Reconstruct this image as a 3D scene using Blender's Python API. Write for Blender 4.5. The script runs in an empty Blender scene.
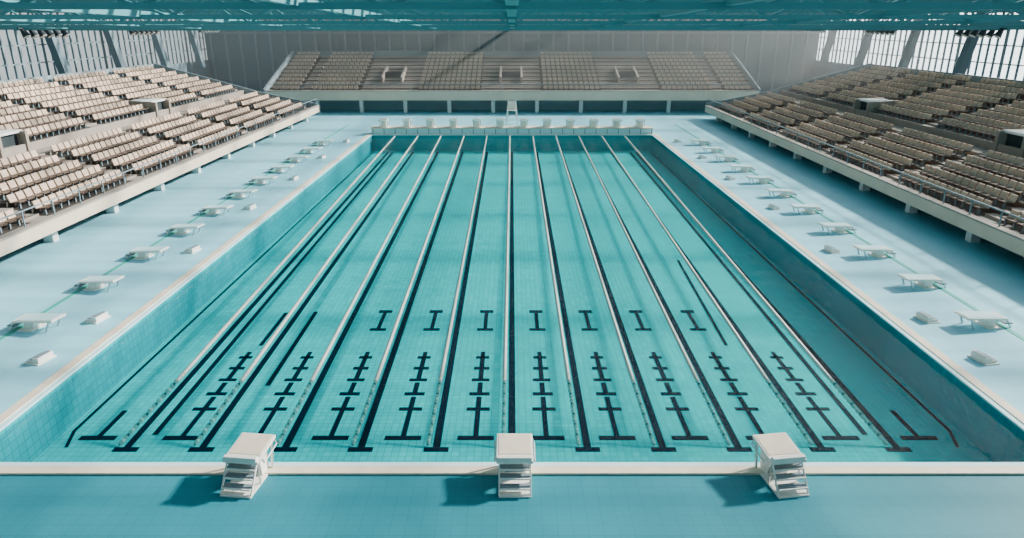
import bpy, bmesh, math, random
from mathutils import Vector, Matrix
random.seed(4)
scene = bpy.context.scene
COL = scene.collection
H = 9.36
Y0, Y1 = 13.45, 62.9      # pool near / far edge
PW = 12.5                 # half pool width
PD = 1.4                  # pool depth
XW, YB, YF = 39.0, 94.0, -8.0
ZR = 10.9

# ------------------------------------------------------------------ materials
def mat(name, color, rough=0.6, var=0.0, vscale=3.0, bump=0.0, bscale=20.0, metal=0.0, spec=0.4, color2=None):
    m = bpy.data.materials.new(name); m.use_nodes = True
    nt = m.node_tree; b = nt.nodes['Principled BSDF']
    b.inputs['Roughness'].default_value = rough
    b.inputs['Metallic'].default_value = metal
    b.inputs['Specular IOR Level'].default_value = spec
    tc = nt.nodes.new('ShaderNodeTexCoord')
    if var > 0 or color2:
        n = nt.nodes.new('ShaderNodeTexNoise'); n.inputs['Scale'].default_value = vscale
        n.inputs['Detail'].default_value = 4
        nt.links.new(tc.outputs['Object'], n.inputs['Vector'])
        r = nt.nodes.new('ShaderNodeValToRGB')
        c2 = color2 if color2 else tuple(c*(1-var) for c in color)
        r.color_ramp.elements[0].position = 0.3; r.color_ramp.elements[0].color = (*c2, 1)
        r.color_ramp.elements[1].position = 0.7; r.color_ramp.elements[1].color = (*color, 1)
        nt.links.new(n.outputs['Fac'], r.inputs['Fac'])
        nt.links.new(r.outputs['Color'], b.inputs['Base Color'])
    else:
        b.inputs['Base Color'].default_value = (*color, 1)
    if bump > 0:
        n2 = nt.nodes.new('ShaderNodeTexNoise'); n2.inputs['Scale'].default_value = bscale
        nt.links.new(tc.outputs['Object'], n2.inputs['Vector'])
        bp = nt.nodes.new('ShaderNodeBump'); bp.inputs['Strength'].default_value = bump
        bp.inputs['Distance'].default_value = 0.02
        nt.links.new(n2.outputs['Fac'], bp.inputs['Height']); nt.links.new(bp.outputs['Normal'], b.inputs['Normal'])
    return m

def tile_mat(name, c1, c2, grout, size, rough=0.35, mortar=0.02, axis='XY', spec=0.4, cloud=0.25, cscale=0.25):
    m = bpy.data.materials.new(name); m.use_nodes = True
    nt = m.node_tree; b = nt.nodes['Principled BSDF']
    b.inputs['Roughness'].default_value = rough
    b.inputs['Specular IOR Level'].default_value = spec
    tc = nt.nodes.new('ShaderNodeTexCoord')
    src = tc.outputs['Object']
    if axis != 'XY':
        sp = nt.nodes.new('ShaderNodeSeparateXYZ'); cb = nt.nodes.new('ShaderNodeCombineXYZ')
        nt.links.new(src, sp.inputs[0])
        nt.links.new(sp.outputs[axis[0]], cb.inputs[0]); nt.links.new(sp.outputs[axis[1]], cb.inputs[1])
        src = cb.outputs[0]
    br = nt.nodes.new('ShaderNodeTexBrick')
    br.offset = 0.0
    br.inputs['Color1'].default_value = (*c1, 1); br.inputs['Color2'].default_value = (*c2, 1)
    br.inputs['Mortar'].default_value = (*grout, 1)
    br.inputs['Scale'].default_value = 1.0
    br.inputs['Brick Width'].default_value = size; br.inputs['Row Height'].default_value = size
    br.inputs['Mortar Size'].default_value = mortar
    nt.links.new(src, br.inputs['Vector'])
    n = nt.nodes.new('ShaderNodeTexNoise'); n.inputs['Scale'].default_value = cscale; n.inputs['Detail'].default_value = 5
    nt.links.new(tc.outputs['Object'], n.inputs['Vector'])
    mr = nt.nodes.new('ShaderNodeMapRange')
    mr.inputs['From Min'].default_value = 0.3; mr.inputs['From Max'].default_value = 0.7
    mr.inputs['To Min'].default_value = 1 - cloud; mr.inputs['To Max'].default_value = 1.0
    nt.links.new(n.outputs['Fac'], mr.inputs['Value'])
    mx = nt.nodes.new('ShaderNodeVectorMath'); mx.operation = 'SCALE'
    nt.links.new(br.outputs['Color'], mx.inputs[0]); nt.links.new(mr.outputs['Result'], mx.inputs['Scale'])
    nt.links.new(mx.outputs['Vector'], b.inputs['Base Color'])
    return m

M = {}
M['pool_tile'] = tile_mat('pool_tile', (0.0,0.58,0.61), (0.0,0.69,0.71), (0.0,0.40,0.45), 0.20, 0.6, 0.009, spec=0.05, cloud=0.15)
M['pool_wall'] = tile_mat('pool_wall_tile', (0.0,0.33,0.39), (0.0,0.39,0.45), (0.0,0.24,0.31), 0.25, 0.6, 0.012, 'YZ', spec=0.05)  # darker than the floor tile: the right wall's shade is in the colour
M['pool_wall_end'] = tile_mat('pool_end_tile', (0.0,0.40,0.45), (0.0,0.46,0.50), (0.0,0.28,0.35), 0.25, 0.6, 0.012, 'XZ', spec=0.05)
M['mark'] = mat('black_lane_tile', (0.001,0.006,0.020), 0.6, spec=0.1)
M['coping'] = mat('cream_coping', (0.80,0.66,0.52), 0.5, 0.12, 4)
M['lip'] = mat('white_lip', (0.55,0.82,0.88), 0.4)
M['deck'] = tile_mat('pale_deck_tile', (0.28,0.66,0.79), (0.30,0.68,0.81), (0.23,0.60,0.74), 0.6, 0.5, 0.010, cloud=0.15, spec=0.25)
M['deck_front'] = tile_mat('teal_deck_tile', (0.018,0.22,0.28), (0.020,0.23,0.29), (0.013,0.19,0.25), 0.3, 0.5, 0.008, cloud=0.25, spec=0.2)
M['green'] = mat('green_line', (0.03,0.38,0.30), 0.5)
M['white'] = mat('white_plastic', (0.87,0.82,0.75), 0.4, 0.06, 5)
M['grey'] = mat('grey_tread', (0.20,0.25,0.28), 0.6)
M['dark'] = mat('dark_gap', (0.02,0.03,0.035), 0.8)  # near-black paint for the shade inside the vomitory openings
M['steel'] = mat('steel', (0.6,0.62,0.62), 0.3, metal=0.8)
M['seat'] = mat('cream_seat_back', (0.70,0.49,0.36), 0.5, 0, 0.3, color2=(0.44,0.32,0.245))
M['seatpan'] = mat('brown_seat_pan', (0.13,0.085,0.065), 0.5)  # darkened so the shade between seat rows is in the colour
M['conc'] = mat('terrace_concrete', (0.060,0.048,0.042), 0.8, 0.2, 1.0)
M['aisle'] = mat('aisle_concrete', (0.34,0.28,0.24), 0.8, 0.15, 1.0)
M['fascia'] = mat('fascia_concrete', (0.76,0.59,0.46), 0.6, 0.12, 0.6)
M['column'] = mat('column_paint', (0.72,0.72,0.70), 0.6)
M['wall'] = mat('wall_panel', (0.11,0.17,0.20), 0.7, 0.15, 0.3)
M['wallrib'] = mat('wall_rib', (0.20,0.26,0.29), 0.6)
M['under'] = mat('undercroft', (0.24,0.36,0.40), 0.8)
M['truss'] = mat('truss_teal', (0.07,0.23,0.26), 0.5)
M['rib'] = mat('roof_rib', (0.08,0.24,0.27), 0.6)
M['frame'] = mat('window_frame', (0.16,0.22,0.25), 0.5)
M['rope_w'] = mat('rope_bead_white', (0.62,0.62,0.56), 0.5)
M['rope_g'] = mat('rope_bead_grey', (0.03,0.09,0.11), 0.5)
M['black'] = mat('lamp_black', (0.02,0.025,0.03), 0.5)

def glass(name, col, refl):
    m = bpy.data.materials.new(name); m.use_nodes = True
    nt = m.node_tree; nt.nodes.remove(nt.nodes['Principled BSDF'])
    out = nt.nodes['Material Output']
    t = nt.nodes.new('ShaderNodeBsdfTransparent'); t.inputs[0].default_value = (*col, 1)
    g = nt.nodes.new('ShaderNodeBsdfGlossy'); g.inputs['Roughness'].default_value = 0.05
    mx = nt.nodes.new('ShaderNodeMixShader'); mx.inputs[0].default_value = refl
    nt.links.new(t.outputs[0], mx.inputs[1]); nt.links.new(g.outputs[0], mx.inputs[2])
    nt.links.new(mx.outputs[0], out.inputs['Surface'])
    return m
M['glass'] = glass('window_glass', (0.92,0.95,0.96), 0.04)
M['roofglass'] = glass('roof_glass', (0.9,0.96,0.98), 0.02)  # added glazing in place of an opaque ceiling, to let sunlight in

def water():
    m = bpy.data.materials.new('water'); m.use_nodes = True
    nt = m.node_tree; nt.nodes.remove(nt.nodes['Principled BSDF'])
    out = nt.nodes['Material Output']
    t = nt.nodes.new('ShaderNodeBsdfTransparent'); t.inputs[0].default_value = (0.70,1.0,1.0,1)
    g = nt.nodes.new('ShaderNodeBsdfGlossy'); g.inputs['Roughness'].default_value = 0.06
    fr = nt.nodes.new('ShaderNodeFresnel'); fr.inputs['IOR'].default_value = 1.33
    mu = nt.nodes.new('ShaderNodeMath'); mu.operation = 'MULTIPLY'; mu.inputs[1].default_value = 0.45
    tc = nt.nodes.new('ShaderNodeTexCoord')
    n = nt.nodes.new('ShaderNodeTexNoise'); n.inputs['Scale'].default_value = 1.8; n.inputs['Detail'].default_value = 3
    bp = nt.nodes.new('ShaderNodeBump'); bp.inputs['Strength'].default_value = 0.45; bp.inputs['Distance'].default_value = 0.10
    nt.links.new(tc.outputs['Object'], n.inputs['Vector']); nt.links.new(n.outputs['Fac'], bp.inputs['Height'])
    nt.links.new(bp.outputs['Normal'], g.inputs['Normal']); nt.links.new(bp.outputs['Normal'], fr.inputs['Normal'])
    nt.links.new(fr.outputs[0], mu.inputs[0])
    mx = nt.nodes.new('ShaderNodeMixShader')
    nt.links.new(mu.outputs[0], mx.inputs[0]); nt.links.new(t.outputs[0], mx.inputs[1]); nt.links.new(g.outputs[0], mx.inputs[2])
    nt.links.new(mx.outputs[0], out.inputs['Surface'])
    return m
M['water'] = water()
def haze():
    m = bpy.data.materials.new('humid_air'); m.use_nodes = True
    nt = m.node_tree; nt.nodes.remove(nt.nodes['Principled BSDF'])
    v = nt.nodes.new('ShaderNodeVolumeScatter'); v.inputs['Color'].default_value=(0.99,0.98,0.96,1)
    v.inputs['Density'].default_value=0.009; v.inputs['Anisotropy'].default_value=0.7
    nt.links.new(v.outputs[0], nt.nodes['Material Output'].inputs['Volume'])
    return m
M['haze'] = haze()

# ------------------------------------------------------------------ mesh builder
class MB:
    def __init__(s): s.v=[]; s.f=[]; s.mi=[]; s.mats=[]
    def m(s, key):
        if key not in s.mats: s.mats.append(key)
        return s.mats.index(key)
    def poly(s, pts, faces, key, tf=None):
        b = len(s.v); k = s.m(key)
        for p in pts: s.v.append(tuple(tf(p)) if tf else tuple(p))
        for f in faces: s.f.append([b+i for i in f]); s.mi.append(k)
    def box(s, x0,x1,y0,y1,z0,z1, key, tf=None):
        p=[(x0,y0,z0),(x1,y0,z0),(x1,y1,z0),(x0,y1,z0),(x0,y0,z1),(x1,y0,z1),(x1,y1,z1),(x0,y1,z1)]
        s.poly(p,[(0,3,2,1),(4,5,6,7),(0,1,5,4),(1,2,6,5),(2,3,7,6),(3,0,4,7)],key,tf)
    def beam(s, a, b, w, h, key, tf=None):
        if tf: a=tf(a); b=tf(b)
        a=Vector(a); b=Vector(b); d=(b-a).normalized()
        up=Vector((0,0,1)) if abs(d.z)<0.95 else Vector((0,1,0))
        r=d.cross(up).normalized()*w/2; u=r.cross(d).normalized()*h/2
        p=[a-r-u,a+r-u,a+r+u,a-r+u,b-r-u,b+r-u,b+r+u,b-r+u]
        s.poly(p,[(0,3,2,1),(4,5,6,7),(0,1,5,4),(1,2,6,5),(2,3,7,6),(3,0,4,7)],key)
    def extrude(s, prof, x0, x1, key, tf=None):   # prof: (y,z) polygon extruded along x
        n=len(prof)
        p=[(x0,y,z) for y,z in prof]+[(x1,y,z) for y,z in prof]
        f=[tuple(range(n)),tuple(range(2*n-1,n-1,-1))]+[(i,i+n,(i+1)%n+n,(i+1)%n) for i in range(n)]
        s.poly(p,f,key,tf)
    def cyl(s, a, b, r0, r1, key, n=12):
        a=Vector(a); b=Vector(b); d=(b-a).normalized()
        up=Vector((0,0,1)) if abs(d.z)<0.95 else Vector((0,1,0))
        r=d.cross(up).normalized(); u=r.cross(d)
        p=[a+(r*math.cos(t)+u*math.sin(t))*r0 for t in [2*math.pi*i/n for i in range(n)]]
        p+=[b+(r*math.cos(t)+u*math.sin(t))*r1 for t in [2*math.pi*i/n for i in range(n)]]
        f=[tuple(range(n)),tuple(range(2*n-1,n-1,-1))]+[(i,i+n,(i+1)%n+n,(i+1)%n) for i in range(n)]
        s.poly(p,f,key)
    def mesh(s, name, fix=True):
        me=bpy.data.meshes.new(name); me.from_pydata(s.v,[],s.f)
        for k in s.mats: me.materials.append(M[k])
        me.polygons.foreach_set('material_index', s.mi)
        if fix:
            bm=bmesh.new(); bm.from_mesh(me); bmesh.ops.recalc_face_normals(bm,faces=bm.faces); bm.to_mesh(me); bm.free()
        me.update(); return me
    def obj(s, name, parent=None, loc=(0,0,0), bevel=0):
        o=bpy.data.objects.new(name, s.mesh(name)); COL.objects.link(o); o.location=loc
        if parent: o.parent=parent
        if bevel:
            md=o.modifiers.new('bevel','BEVEL'); md.width=bevel; md.segments=2; md.limit_method='ANGLE'
        return o
def empty(name, loc=(0,0,0)):
    e=bpy.data.objects.new(name,None); COL.objects.link(e); e.location=loc; e.empty_display_size=0.3; return e

# ------------------------------------------------------------------ floor
CW=0.42
f=MB()
f.box(-XW,-PW-CW,Y0-CW,YB,-0.3,0,'deck'); f.box(PW+CW,XW,Y0-CW,YB,-0.3,0,'deck')
f.box(-PW-CW,PW+CW,Y1+CW,YB,-0.3,0,'deck')
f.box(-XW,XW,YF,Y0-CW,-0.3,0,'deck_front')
f.obj('floor')
t=MB()
for sx in (-1,1):
    t.box(sx*16.1-0.08,sx*16.1+0.08,Y0,70,0.0,0.012,'green')
t.obj('trim_1')

# ------------------------------------------------------------------ pool
pool=empty('swimming_pool')
b=MB()
b.box(-PW,PW,Y0,Y1,-PD-0.3,-PD,'pool_tile'); b.obj('pool_floor',pool)
b=MB()
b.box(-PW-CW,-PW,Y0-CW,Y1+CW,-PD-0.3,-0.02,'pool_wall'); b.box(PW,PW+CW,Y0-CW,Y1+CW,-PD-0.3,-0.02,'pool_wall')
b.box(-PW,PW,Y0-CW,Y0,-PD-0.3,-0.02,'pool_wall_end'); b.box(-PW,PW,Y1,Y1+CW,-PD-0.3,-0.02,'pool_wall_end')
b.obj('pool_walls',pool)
b=MB()
for x0,x1,y0,y1 in ((-PW-CW,-PW-0.14,Y0-CW,Y1+CW),(PW+0.14,PW+CW,Y0-CW,Y1+CW),(-PW-0.14,PW+0.14,Y0-CW,Y0-0.14),(-PW-0.14,PW+0.14,Y1+0.14,Y1+CW)):
    b.box(x0,x1,y0,y1,-0.02,0.05,'coping')
for x0,x1,y0,y1 in ((-PW-0.14,-PW+0.02,Y0-0.14,Y1+0.14),(PW-0.02,PW+0.14,Y0-0.14,Y1+0.14),(-PW+0.02,PW-0.02,Y0-0.14,Y0+0.02),(-PW+0.02,PW-0.02,Y1-0.02,Y1+0.14)):
    b.box(x0,x1,y0,y1,-0.02,0.03,'lip')
b.obj('coping',pool)
b=MB()
b.poly([(-PW,Y0,-0.12),(PW,Y0,-0.12),(PW,Y1,-0.12),(-PW,Y1,-0.12)],[(0,1,2,3)],'water'); b.obj('water_surface',pool)
# floor markings
b=MB(); zt=-PD+0.012
def fl(x0,x1,y0,y1): b.box(x0,x1,y0,y1,-PD,zt,'mark')
def slant(xa,ya,xb,yb,w):
    b.poly([(xa-w/2,ya,zt),(xa+w/2,ya,zt),(xb+w/2,yb,zt),(xb-w/2,yb,zt)],[(0,1,2,3)],'mark')
def foot(k): return 2.03*k+(0.2 if k>3 else -0.2 if k<-3 else 0)
for k in range(-5,6):
    xn=foot(k); xf=2.2*k
    slant(xn,16.2,xf,62.3,0.20)
    fl(xn-0.33,xn+0.33,16.0,16.2)
cols=[-11.4,-9.1,-7,-5,-3,-1,0.95,2.9,4.9,6.95,9.05,11.2]
for i,x in enumerate(cols):
    fl(x-0.5,x+0.5,16.55,16.75); fl(x-0.07,x+0.07,16.75,18.1)
    if 0<i<11:
        yy=[18.1,19.0,19.9,20.7,21.5]
        for j,y in enumerate(yy): fl(x-0.34+0.03*j,x+0.34-0.03*j,y,y+0.17)
        for y in (18.5,19.4,20.3,21.1): fl(x-0.075,x+0.075,y-0.25,y+0.4)
        fl(x-0.07,x+0.07,21.5,22.0)
    if 2<i<10:
        fl(x-0.3,x+0.3,23.8,24.0); fl(x-0.07,x+0.07,24.0,25.5); fl(x-0.26,x+0.26,25.5,25.75)
slant(-7.7,19.6,-7.75,25.6,0.16); slant(-9.9,16.8,-10.6,62,0.16); slant(-8.9,22.5,-8.9,25.5,0.14)
slant(9.8,16.8,10.5,62,0.16); slant(7.6,22.5,8.0,32,0.12)
for sx in (-1,1):
    slant(sx*12.25,17,sx*12.3,62.5,0.10); slant(sx*12.0,16.2,sx*12.25,17.0,0.10)
b.obj('lane_markings',pool)

# far end bulkhead
b=MB()
b.box(-PW-0.1,PW+0.1,Y1+CW,Y1+CW+1.3,0,0.5,'lip'); b.box(-PW-0.15,PW+0.15,Y1+CW-0.03,Y1+CW+1.35,0.5,0.58,'coping')
for i in range(26): b.box(-PW+i,-PW+i+0.06,Y1+CW-0.03,Y1+CW,0.02,0.5,'grey')
b.obj('bulkhead',pool)

# ------------------------------------------------------------------ lane ropes
def rope(k):
    b=MB(); n=8
    xfoot=foot(k)-0.24
    xn=0.809*xfoot+0.1605*(k-0.12); xf=2.05*k-0.2
    path=[]
    N=26
    for i in range(N):                     # anchor line rising from the floor to the surface
        s=i/N
        path.append((xfoot+(xn-xfoot)*s, 16.25+1.35*s, -PD+0.05+(PD-0.13)*s))
    y=17.6
    while y<Y1-0.02:
        s=(y-17.6)/(Y1-17.6)
        path.append((xn+(xf-xn)*s, y, -0.08)); y+=0.055
    kw=b.m('rope_w'); kg=b.m('rope_g')
    for i,p in enumerate(path):
        r=0.065 if i%2 else 0.035
        for j in range(n):
            t=2*math.pi*j/n; b.v.append((p[0]+r*math.cos(t),p[1],p[2]+r*math.sin(t)))
        if i:
            for j in range(n):
                j2=(j+1)%n; b.f.append([(i-1)*n+j,(i-1)*n+j2,i*n+j2,i*n+j]); b.mi.append(kg if i%4==0 else kw)
    b.obj('lane_rope')
for k in range(-5,6): rope(k)

# ------------------------------------------------------------------ starting block
def block_mesh():
    b=MB()
    b.box(-0.34,0.34,-0.78,0.35,0,0.04,'white')
    b.extrude([(-0.02,0.04),(0.28,0.04),(0.34,0.62),(-0.10,0.54)],-0.25,0.25,'white')
    b.extrude([(-0.42,0.585),(0.50,0.68),(0.50,0.745),(-0.42,0.65)],-0.39,0.39,'white')    # platform
    b.extrude([(-0.20,0.67),(0.46,0.74),(0.46,0.752),(-0.20,0.684)],-0.35,0.35,'coping') # non slip pad
    b.extrude([(-0.42,0.65),(-0.28,0.665),(-0.34,0.74),(-0.42,0.73)],-0.36,0.36,'white')   # rear foot rest
    for sx in (-1,1):
        b.extrude([(-0.76,0.04),(-0.70,0.04),(-0.30,0.58),(-0.36,0.58)],sx*0.33-0.015,sx*0.33+0.015,'white')
        b.beam((sx*0.33,0.28,0.04),(sx*0.34,0.40,0.67),0.05,0.05,'steel')
        b.beam((sx*0.33,-0.30,0.04),(sx*0.33,-0.30,0.58),0.03,0.03,'steel')
        b.cyl((sx*0.43,-0.2,0.50),(sx*0.43,0.42,0.58),0.018,0.018,'steel',8)
        b.cyl((sx*0.43,-0.2,0.50),(sx*0.38,-0.2,0.61),0.018,0.018,'steel',8)
        b.cyl((sx*0.43,0.42,0.58),(sx*0.38,0.42,0.68),0.018,0.018,'steel',8)
    for (y,z) in ((-0.72,0.15),(-0.59,0.31),(-0.46,0.45)):
        b.box(-0.32,0.32,y+0.02,y+0.20,z,z+0.025,'grey'); b.box(-0.32,0.32,y-0.01,y+0.02,z-0.005,z+0.03,'white')
    b.box(-0.22,0.22,-0.06,-0.03,0.12,0.46,'grey')
    return b.mesh('starting_block')
bm_=block_mesh()
def put(me,name,loc,rz=0,s=1,bev=0):
    o=bpy.data.objects.new(name,me); COL.objects.link(o); o.location=loc; o.rotation_euler=(0,0,rz); o.scale=(s,s,s)
    if bev:
        md=o.modifiers.new('bevel','BEVEL'); md.width=bev; md.segments=2; md.limit_method='ANGLE'
    return o
for x,rz in ((-5.70,-0.12),(0.06,0),(5.80,0.14)): put(bm_,'starting_block',(x,13.02,0.0),rz,1.0,0.010)
for i in range(12): put(bm_,'starting_block',(-11.55+i*2.1,Y1+CW+0.6,0.585),math.pi,0.95)
# low flat diving platforms along the side decks (long axis = local y, pointing to pool)
b=MB()
b.box(-0.34,0.34,-0.55,-0.05,0,0.05,'white')
b.extrude([(-0.45,0.05),(-0.12,0.05),(-0.02,0.31),(-0.36,0.29)],-0.20,0.20,'white')
b.extrude([(-0.70,0.28),(0.72,0.36),(0.72,0.43),(-0.70,0.35)],-0.32,0.32,'white')
b.extrude([(-0.56,0.36),(0.67,0.428),(0.67,0.438),(-0.56,0.37)],-0.27,0.27,'lip')
b.extrude([(-0.94,0.14),(-0.66,0.14),(-0.66,0.18),(-0.94,0.18)],-0.28,0.28,'grey')
for sx in (-1,1):
    b.beam((sx*0.26,0.40,0.0),(sx*0.26,0.56,0.37),0.05,0.05,'steel')
    b.beam((sx*0.25,-0.92,0.0),(sx*0.25,-0.68,0.31),0.05,0.05,'white')
pm=b.mesh('diving_platform')
for sx in (-1,1):
    for i in range(11):
        put(pm,'diving_platform',(sx*15.35,20.9+3.65*i+(0.2 if sx>0 else 0),0),(math.pi/2 if sx>0 else -math.pi/2)+sx*0.12,1.0)
# low poolside steps
b=MB()
b.box(-0.40,0.40,-0.28,0.28,0,0.04,'white')
b.extrude([(-0.24,0.04),(0.24,0.04),(0.24,0.24),(0.02,0.24),(0.0,0.15),(-0.24,0.13)],-0.32,0.32,'white')
b.extrude([(0.03,0.24),(0.22,0.24),(0.22,0.255),(0.03,0.255)],-0.28,0.28,'grey')
b.extrude([(-0.22,0.132),(-0.02,0.148),(-0.02,0.16),(-0.22,0.145)],-0.28,0.28,'grey')
sm=b.mesh('deck_step')
for sx in (-1,1):
    for i in range(7):
        put(sm,'deck_step',(sx*(13.9 if i<2 else 13.95+0.15*(i%2)),18.6+3.0*i+(4.5*max(0,i-1)),0),sx*(math.pi/2)+0.2*sx,0.85)

# lifeguard chair at far end
b=MB()
for sx in (-1,1):
    b.beam((sx*0.55,-0.5,0),(sx*0.32,-0.25,1.5),0.07,0.07,'white'); b.beam((sx*0.55,0.6,0),(sx*0.32,0.25,2.3),0.07,0.07,'white')
    b.beam((sx*0.36,-0.3,1.75),(sx*0.36,0.3,1.75),0.07,0.05,'white')
for z in (0.35,0.7,1.05): b.box(-0.5+z*0.12,0.5-z*0.12,-0.47+z*0.15,-0.36+z*0.15,z,z+0.05,'white')
b.box(-0.38,0.38,-0.3,0.3,1.48,1.56,'white'); b.box(-0.36,0.36,0.22,0.28,1.6,2.25,'white')
put(b.mesh('lifeguard_chair'),'lifeguard_chair',(0.0,67.5,0),0,1.1)

# ------------------------------------------------------------------ grandstands
PAN=[(-0.02,0.38),(0.42,0.34),(0.42,0.29),(-0.02,0.32)]
BACK=[(0.40,0.34),(0.50,0.66),(0.56,0.66),(0.46,0.32)]
def stand(tf, u0,u1, lower, upper, tread, riser, z0, jump, gang, blocks, voms, colstep, fasc, end=False, wallback=0):
    root=empty('grandstand')
    T=MB(); S=MB(); F=MB()
    rows=[]; v=0.6; z=z0
    for i in range(lower): rows.append((v,z)); v+=tread; z+=riser
    gv=v; gz=z
    if gang>0: v+=gang; z+=jump
    for i in range(upper): rows.append((v,z)); v+=tread; z+=riser
    vend=v; zend=z-riser
    T.box(u0,u1,0,0.6,z0-0.45,z0,'aisle',tf)
    def blocked(u,v):
        return any(abs(u-c)<w and a<v<bb for c,w,a,bb in voms)
    for (rv,rz) in rows:
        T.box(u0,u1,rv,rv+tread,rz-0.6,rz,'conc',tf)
        edges=sorted(blocks); prev=u0
        for a,bb in edges+[(u1,u1)]:
            if a-prev>0.2:
                T.box(prev+0.02,a-0.02,rv+0.02,rv+tread-0.02,rz,rz+0.02,'aisle',tf)
                T.box(prev+0.02,a-0.02,rv+tread*0.5,rv+tread,rz+0.02,rz+riser*0.5,'aisle',tf)
            prev=bb
        for a,bb in edges:
            n=int((bb-a)/0.58)
            off=((bb-a)-n*0.58)/2
            for i in range(n):
                u=a+off+i*0.58
                if blocked(u+0.25,rv+0.4): continue
                S.extrude([(rv+0.28+y,rz+zz) for y,zz in PAN],u+0.04,u+0.52,'seatpan',tf)
                S.extrude([(rv+0.28+y,rz+zz) for y,zz in BACK],u+0.05,u+0.51,'seat',tf)
                S.box(u+0.24,u+0.32,rv+0.42,rv+0.52,rz,rz+0.30,'grey',tf)
    if gang>0: T.box(u0,u1,gv,gv+gang,gz-0.6,gz,'aisle',tf); T.box(u0,u1,gv+gang-0.1,gv+gang+0.02,gz,gz+jump+0.05,'aisle',tf)
    T.box(u0,u1,vend,wallback,zend-0.4,zend,'aisle',tf)
    T.box(u0,u1,vend+0.05,vend+0.2,zend,zend+0.75,'wallrib',tf)
    T.obj('terrace',root); S.obj('seats',root)
    F.box(u0,u1,-0.15,0.1,z0-fasc,z0+0.18,'fascia',tf)
    F.box(u0,u1,-0.22,0.15,z0+0.18,z0+0.26,'aisle',tf)
    F.box(u0,u1,-0.025,0.025,z0+0.90,z0+0.95,'grey',tf)
    u=u0+0.1
    while u<u1: F.box(u,u+0.05,-0.025,0.025,z0+0.26,z0+0.90,'grey',tf); u+=2.0
    u=u0+0.6
    while u<u1:
        F.box(u-0.2,u+0.2,0.5,0.95,0,z0-0.4,'column',tf)
        u+=colstep
    F.box(u0,u1,2.6,2.8,0,z0-0.3,'under',tf)
    F.obj('front_structure',root)
    E=MB()
    if gang>0: prof=[(0,z0-0.45),(2.8,z0-0.45),(2.8,0),(vend+0.2,0),(vend+0.2,zend+0.8),(vend,zend+0.8),(gv+gang,gz+jump+0.3),(gv,gz+0.3),(0,z0+0.4)]
    else: prof=[(0,z0-0.45),(2.8,z0-0.45),(2.8,0),(vend+0.2,0),(vend+0.2,zend+0.8),(vend,zend+0.8),(0,z0+0.4)]
    E.extrude(prof,u0-0.2,u0,'wallrib',tf); E.extrude(prof,u1,u1+0.2,'wallrib',tf)
    E.obj('end_walls',root)
    V=MB()
    for c,w,a,bb in voms:
        near=[rz for rv,rz in rows if rv<=bb-0.1]
        zt_=near[-1]
        zb=min([rz for rv,rz in rows if rv>=a-0.5] + [zt_]) 
        hh=0.75
        for sg in (-1,1):
            V.extrude([(a,zb-0.4),(bb,zt_-0.3),(bb,zt_+hh-0.1),(a,zb+hh)],c+sg*(w-0.1)-0.11,c+sg*(w-0.1)+0.11,'aisle',tf)
        if end:
            V.box(c-w+0.2,c+w-0.2,a+1.5,a+1.6,zb-0.2,zt_+0.1,'dark',tf)  # solid dark panel in place of the opening's shade
            V.box(c-w+0.2,c+w-0.2,bb-1.6,bb,zt_+0.0,zt_+0.12,'conc',tf)
            V.box(c-w+0.2,c+w-0.2,a,a+1.5,zb-0.2,zb+0.05,'conc',tf)
        else:
            V.box(c-w+0.2,c+w-0.2,a+0.5,a+0.6,zb-0.4,zt_+0.4,'dark',tf)  # solid dark panel stands in for the shaded doorway
            V.box(c-w,c+w,a+0.3,bb,zt_+0.42,zt_+0.56,'column',tf)
    V.obj('vomitories',root)
    return root
U0,U1=4.0,74.5
def mk(u0,u1,step,aw):
    out=[]; u=u0+0.4
    while u<u1-1:
        e=min(u+step-aw,u1-0.4); out.append((u,e)); u=e+aw
    return out
bl=mk(U0,U1,8.8,1.2)
TR=1.1; g=0.6+5*TR+1.4
vs=[(bl[i][1]+0.6,1.2,g-0.2,g+2.1) for i in (1,3,5)]
stand(lambda p:(-20.3-p[1],p[0],p[2]),U0,U1,5,8,TR,0.27,1.12,0.40,1.4,bl,vs,5.2,0.42,wallback=18.7)
stand(lambda p:(20.3+p[1],p[0],p[2]),U0,U1,5,8,TR,0.27,1.12,0.40,1.4,bl,vs,5.2,0.42,wallback=18.7)
eb=[(-26.8,-23.6),(-22.6,-16.9),(-10.5,-3.5),(3.3,10.0),(16.6,22.6),(23.6,26.8)]
ev=[(-13.7,1.2,3.3,7.2),(-0.1,1.3,3.3,7.2),(13.3,1.2,3.3,7.2)]
stand(lambda p:(p[0],79.2+p[1],p[2]),-27.2,27.2,10,0,1.14,0.36,2.2,0,0,eb,ev,4.9,0.8,end=True,wallback=14.8)

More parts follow.
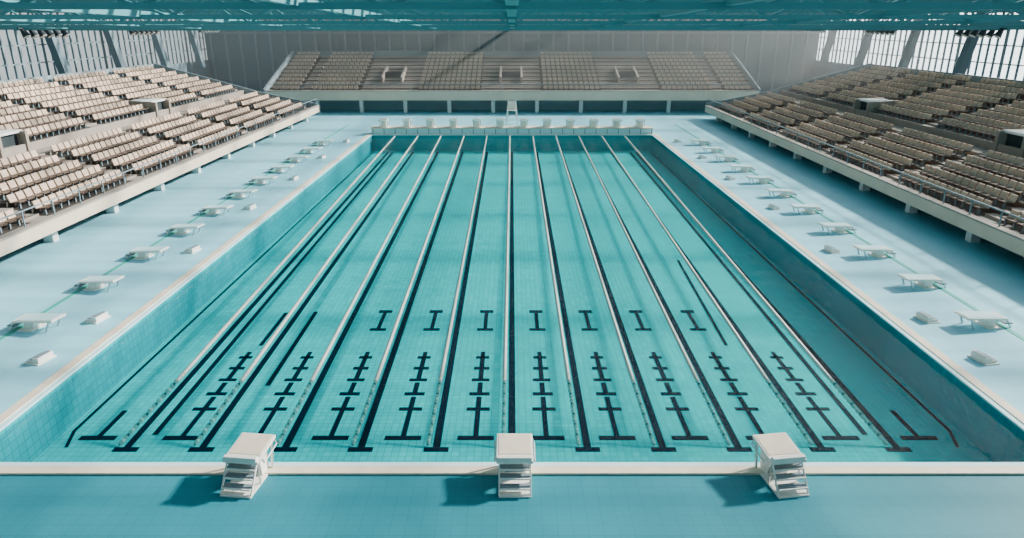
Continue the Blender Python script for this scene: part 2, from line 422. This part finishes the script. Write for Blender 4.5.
# ------------------------------------------------------------------ walls / windows
def ribbed(y,sgn,name):
    w=MB(); w.box(-XW-0.2,XW+0.2,y,y+sgn*0.3,0,ZR,'wall')
    x=-XW+0.6
    while x<XW: w.box(x-0.12,x+0.12,y-sgn*0.22,y,0,ZR,'wallrib'); x+=1.9
    w.box(-XW,XW,y-sgn*0.3,y,8.2,8.4,'wallrib')
    return w.obj(name)
ribbed(YB,1,'wall_back'); ribbed(YF,-1,'wall_front')
for sx,nm,wn in ((-1,'wall_left','window_1'),(1,'wall_right','window_2')):
    w=MB()
    def bx(a,b_,y0,y1,z0,z1,k,W): W.box(min(sx*a,sx*b_),max(sx*a,sx*b_),y0,y1,z0,z1,k)
    bx(XW,XW+0.3,YF,YB,0,4.9,'wall',w); bx(XW,XW+0.3,YF,YB,10.4,ZR,'wall',w)
    w.obj(nm)
    g_=MB()
    y=YF+0.2; i=0
    while y<YB:
        k=0.05 if i%6 else 0.10
        bx(XW,XW+0.16,y-k,y+k,4.9,10.4,'frame',g_); y+=1.0; i+=1
    for z in (4.9,6.3,7.7,9.1,10.3): bx(XW+0.02,XW+0.14,YF,YB,z,z+0.09,'frame',g_)
    bx(XW+0.07,XW+0.08,YF,YB,4.9,10.4,'glass',g_)
    g_.obj(wn)
    y=61.4-9*7
    while y<YB-1:
        c=MB()
        c.extrude([(-0.45,0.0),(0.45,0.0),(0.35,6.5),(-0.35,6.5)],0,0.6,'wall',
                  lambda p,y=y:(sx*(37.3+p[0]+p[2]*0.2),y+p[1],4.35+p[2]))
        c.obj('leaning_column'); y+=9

# ------------------------------------------------------------------ roof
r=MB(); r.poly([(-XW,YF,ZR),(XW,YF,ZR),(XW,YB,ZR),(-XW,YB,ZR)],[(0,1,2,3)],'roofglass')
y=YF+0.6
while y<YB: r.box(-XW,XW,y-0.04,y+0.04,10.5,10.85,'rib'); y+=1.4  # louvres added: they hide the sky from view while sun passes between
r.obj('ceiling')
def zb(y): return max(8.95, min(9.95, 9.95-(y-10)/45.0))
ys=[2+8*i for i in range(12) if 2+8*i<YB]
for y in ys:
    t=MB(); z=zb(y)
    t.beam((-XW,y,z),(XW,y,z),0.16,0.16,'truss'); t.beam((-XW,y,10.25),(XW,y,10.25),0.14,0.14,'truss')
    x=-XW; s=0
    while x<XW-0.5:
        a,b2=(z,10.25) if s%2==0 else (10.25,z)
        t.beam((x,y,a),(x+1.5,y,b2),0.08,0.08,'truss'); x+=1.5; s+=1
    t.obj('roof_truss')
for X in (-30,-21,-13,-5.2,0,5.2,13,21,30):
    t=MB()
    pts=[YF]+[10]+[55]+[YB]
    for a,c in zip(pts[:-1],pts[1:]): t.beam((X,a,zb(a)+0.1),(X,c,zb(c)+0.1),0.30 if X==0 else 0.18,0.2,'truss')
    t.obj('roof_beam')

def rig():
    b=MB()
    b.beam((0,-2.6,0),(0,2.6,0),0.10,0.10,'black'); b.beam((0,-2.6,0.45),(0,2.6,0.45),0.08,0.08,'black')
    for i in range(9): b.beam((0,-2.6+0.6*i,0),(0,-2.3+0.6*i,0.45),0.05,0.05,'black')
    for sy in (-2,2): b.cyl((0,sy,0),(0,sy,1.25),0.035,0.035,'black',6)
    for i in range(6):
        y=-2.2+0.88*i
        b.cyl((0,y,-0.1),(0.25,y,-0.55),0.14,0.27,'black',10); b.cyl((0.25,y,-0.55),(0.26,y,-0.57),0.24,0.24,'white',10)
        b.beam((0,y,0),(0,y,-0.15),0.06,0.06,'black')
    return b.mesh('floodlight_rig')
rm=rig()
for sx in (-1,1):
    for y in (38,52,66,80): put(rm,'floodlight_rig',(sx*33.0,y,9.1),0 if sx<0 else math.pi,1.0)

hz=MB(); hz.box(-XW+0.05,XW-0.05,62,YB-0.4,2.8,ZR-0.02,'haze'); hz.obj('humid_air')  # scattering volume added at the far end only, for haze and glow

# ------------------------------------------------------------------ light
SD=Vector((0.86,0.46,math.tan(math.radians(29))*0.975)).normalized()
sl=bpy.data.lights.new('sun','SUN'); sl.energy=17.0; sl.angle=math.radians(4.0); sl.color=(1.0,0.95,0.87)
so=bpy.data.objects.new('sun',sl); COL.objects.link(so); so.rotation_euler=SD.to_track_quat('Z','Y').to_euler(); so.location=(60,40,40)
w=bpy.data.worlds.new('sky'); scene.world=w; w.use_nodes=True
nt=w.node_tree; bg=nt.nodes['Background']
tc=nt.nodes.new('ShaderNodeTexCoord')
dp=nt.nodes.new('ShaderNodeVectorMath'); dp.operation='DOT_PRODUCT'; dp.inputs[1].default_value=Vector((0.75,0.62,0.15)).normalized()
nt.links.new(tc.outputs['Generated'],dp.inputs[0])
cr=nt.nodes.new('ShaderNodeValToRGB')
mr=nt.nodes.new('ShaderNodeMapRange'); mr.inputs['From Min'].default_value=-1; mr.inputs['From Max'].default_value=1
nt.links.new(dp.outputs['Value'],mr.inputs['Value']); nt.links.new(mr.outputs['Result'],cr.inputs['Fac'])
e=cr.color_ramp.elements
e[0].position=0.0; e[0].color=(0.28,0.60,0.80,1)
e[1].position=1.0; e[1].color=(1.0,0.92,0.80,1)
x=e.new(0.6); x.color=(0.34,0.68,0.86,1)
x=e.new(0.90); x.color=(0.88,0.94,0.95,1)
st=nt.nodes.new('ShaderNodeMapRange'); st.inputs['From Min'].default_value=0.70; st.inputs['From Max'].default_value=1; st.inputs['To Min'].default_value=0.28; st.inputs['To Max'].default_value=4.2
nt.links.new(mr.outputs['Result'],st.inputs['Value'])
# bright misty band around the horizon
sp=nt.nodes.new('ShaderNodeSeparateXYZ'); nt.links.new(tc.outputs['Generated'],sp.inputs[0])
ab=nt.nodes.new('ShaderNodeMath'); ab.operation='ABSOLUTE'; nt.links.new(sp.outputs['Z'],ab.inputs[0])
hb=nt.nodes.new('ShaderNodeMapRange'); hb.inputs['From Min'].default_value=0.05; hb.inputs['From Max'].default_value=0.35; hb.inputs['To Min'].default_value=1.0; hb.inputs['To Max'].default_value=0.0
nt.links.new(ab.outputs[0],hb.inputs['Value'])
mxc=nt.nodes.new('ShaderNodeMix'); mxc.data_type='RGBA'
nt.links.new(hb.outputs['Result'],mxc.inputs[0]); nt.links.new(cr.outputs['Color'],mxc.inputs[6])
mxc.inputs[7].default_value=(0.88,0.93,0.93,1)
mh=nt.nodes.new('ShaderNodeMath'); mh.operation='MULTIPLY_ADD'; mh.inputs[1].default_value=0.75
nt.links.new(hb.outputs['Result'],mh.inputs[0]); nt.links.new(st.outputs['Result'],mh.inputs[2])
nt.links.new(mxc.outputs[2],bg.inputs['Color']); nt.links.new(mh.outputs[0],bg.inputs['Strength'])

# ------------------------------------------------------------------ camera
cd=bpy.data.cameras.new('camera'); cd.sensor_width=36; cd.lens=700/1024*36; cd.clip_end=500
co=bpy.data.objects.new('camera',cd); COL.objects.link(co); co.location=(0,0,H)
co.rotation_euler=(math.radians(90)-math.atan(245/700),0,0)
scene.camera=co
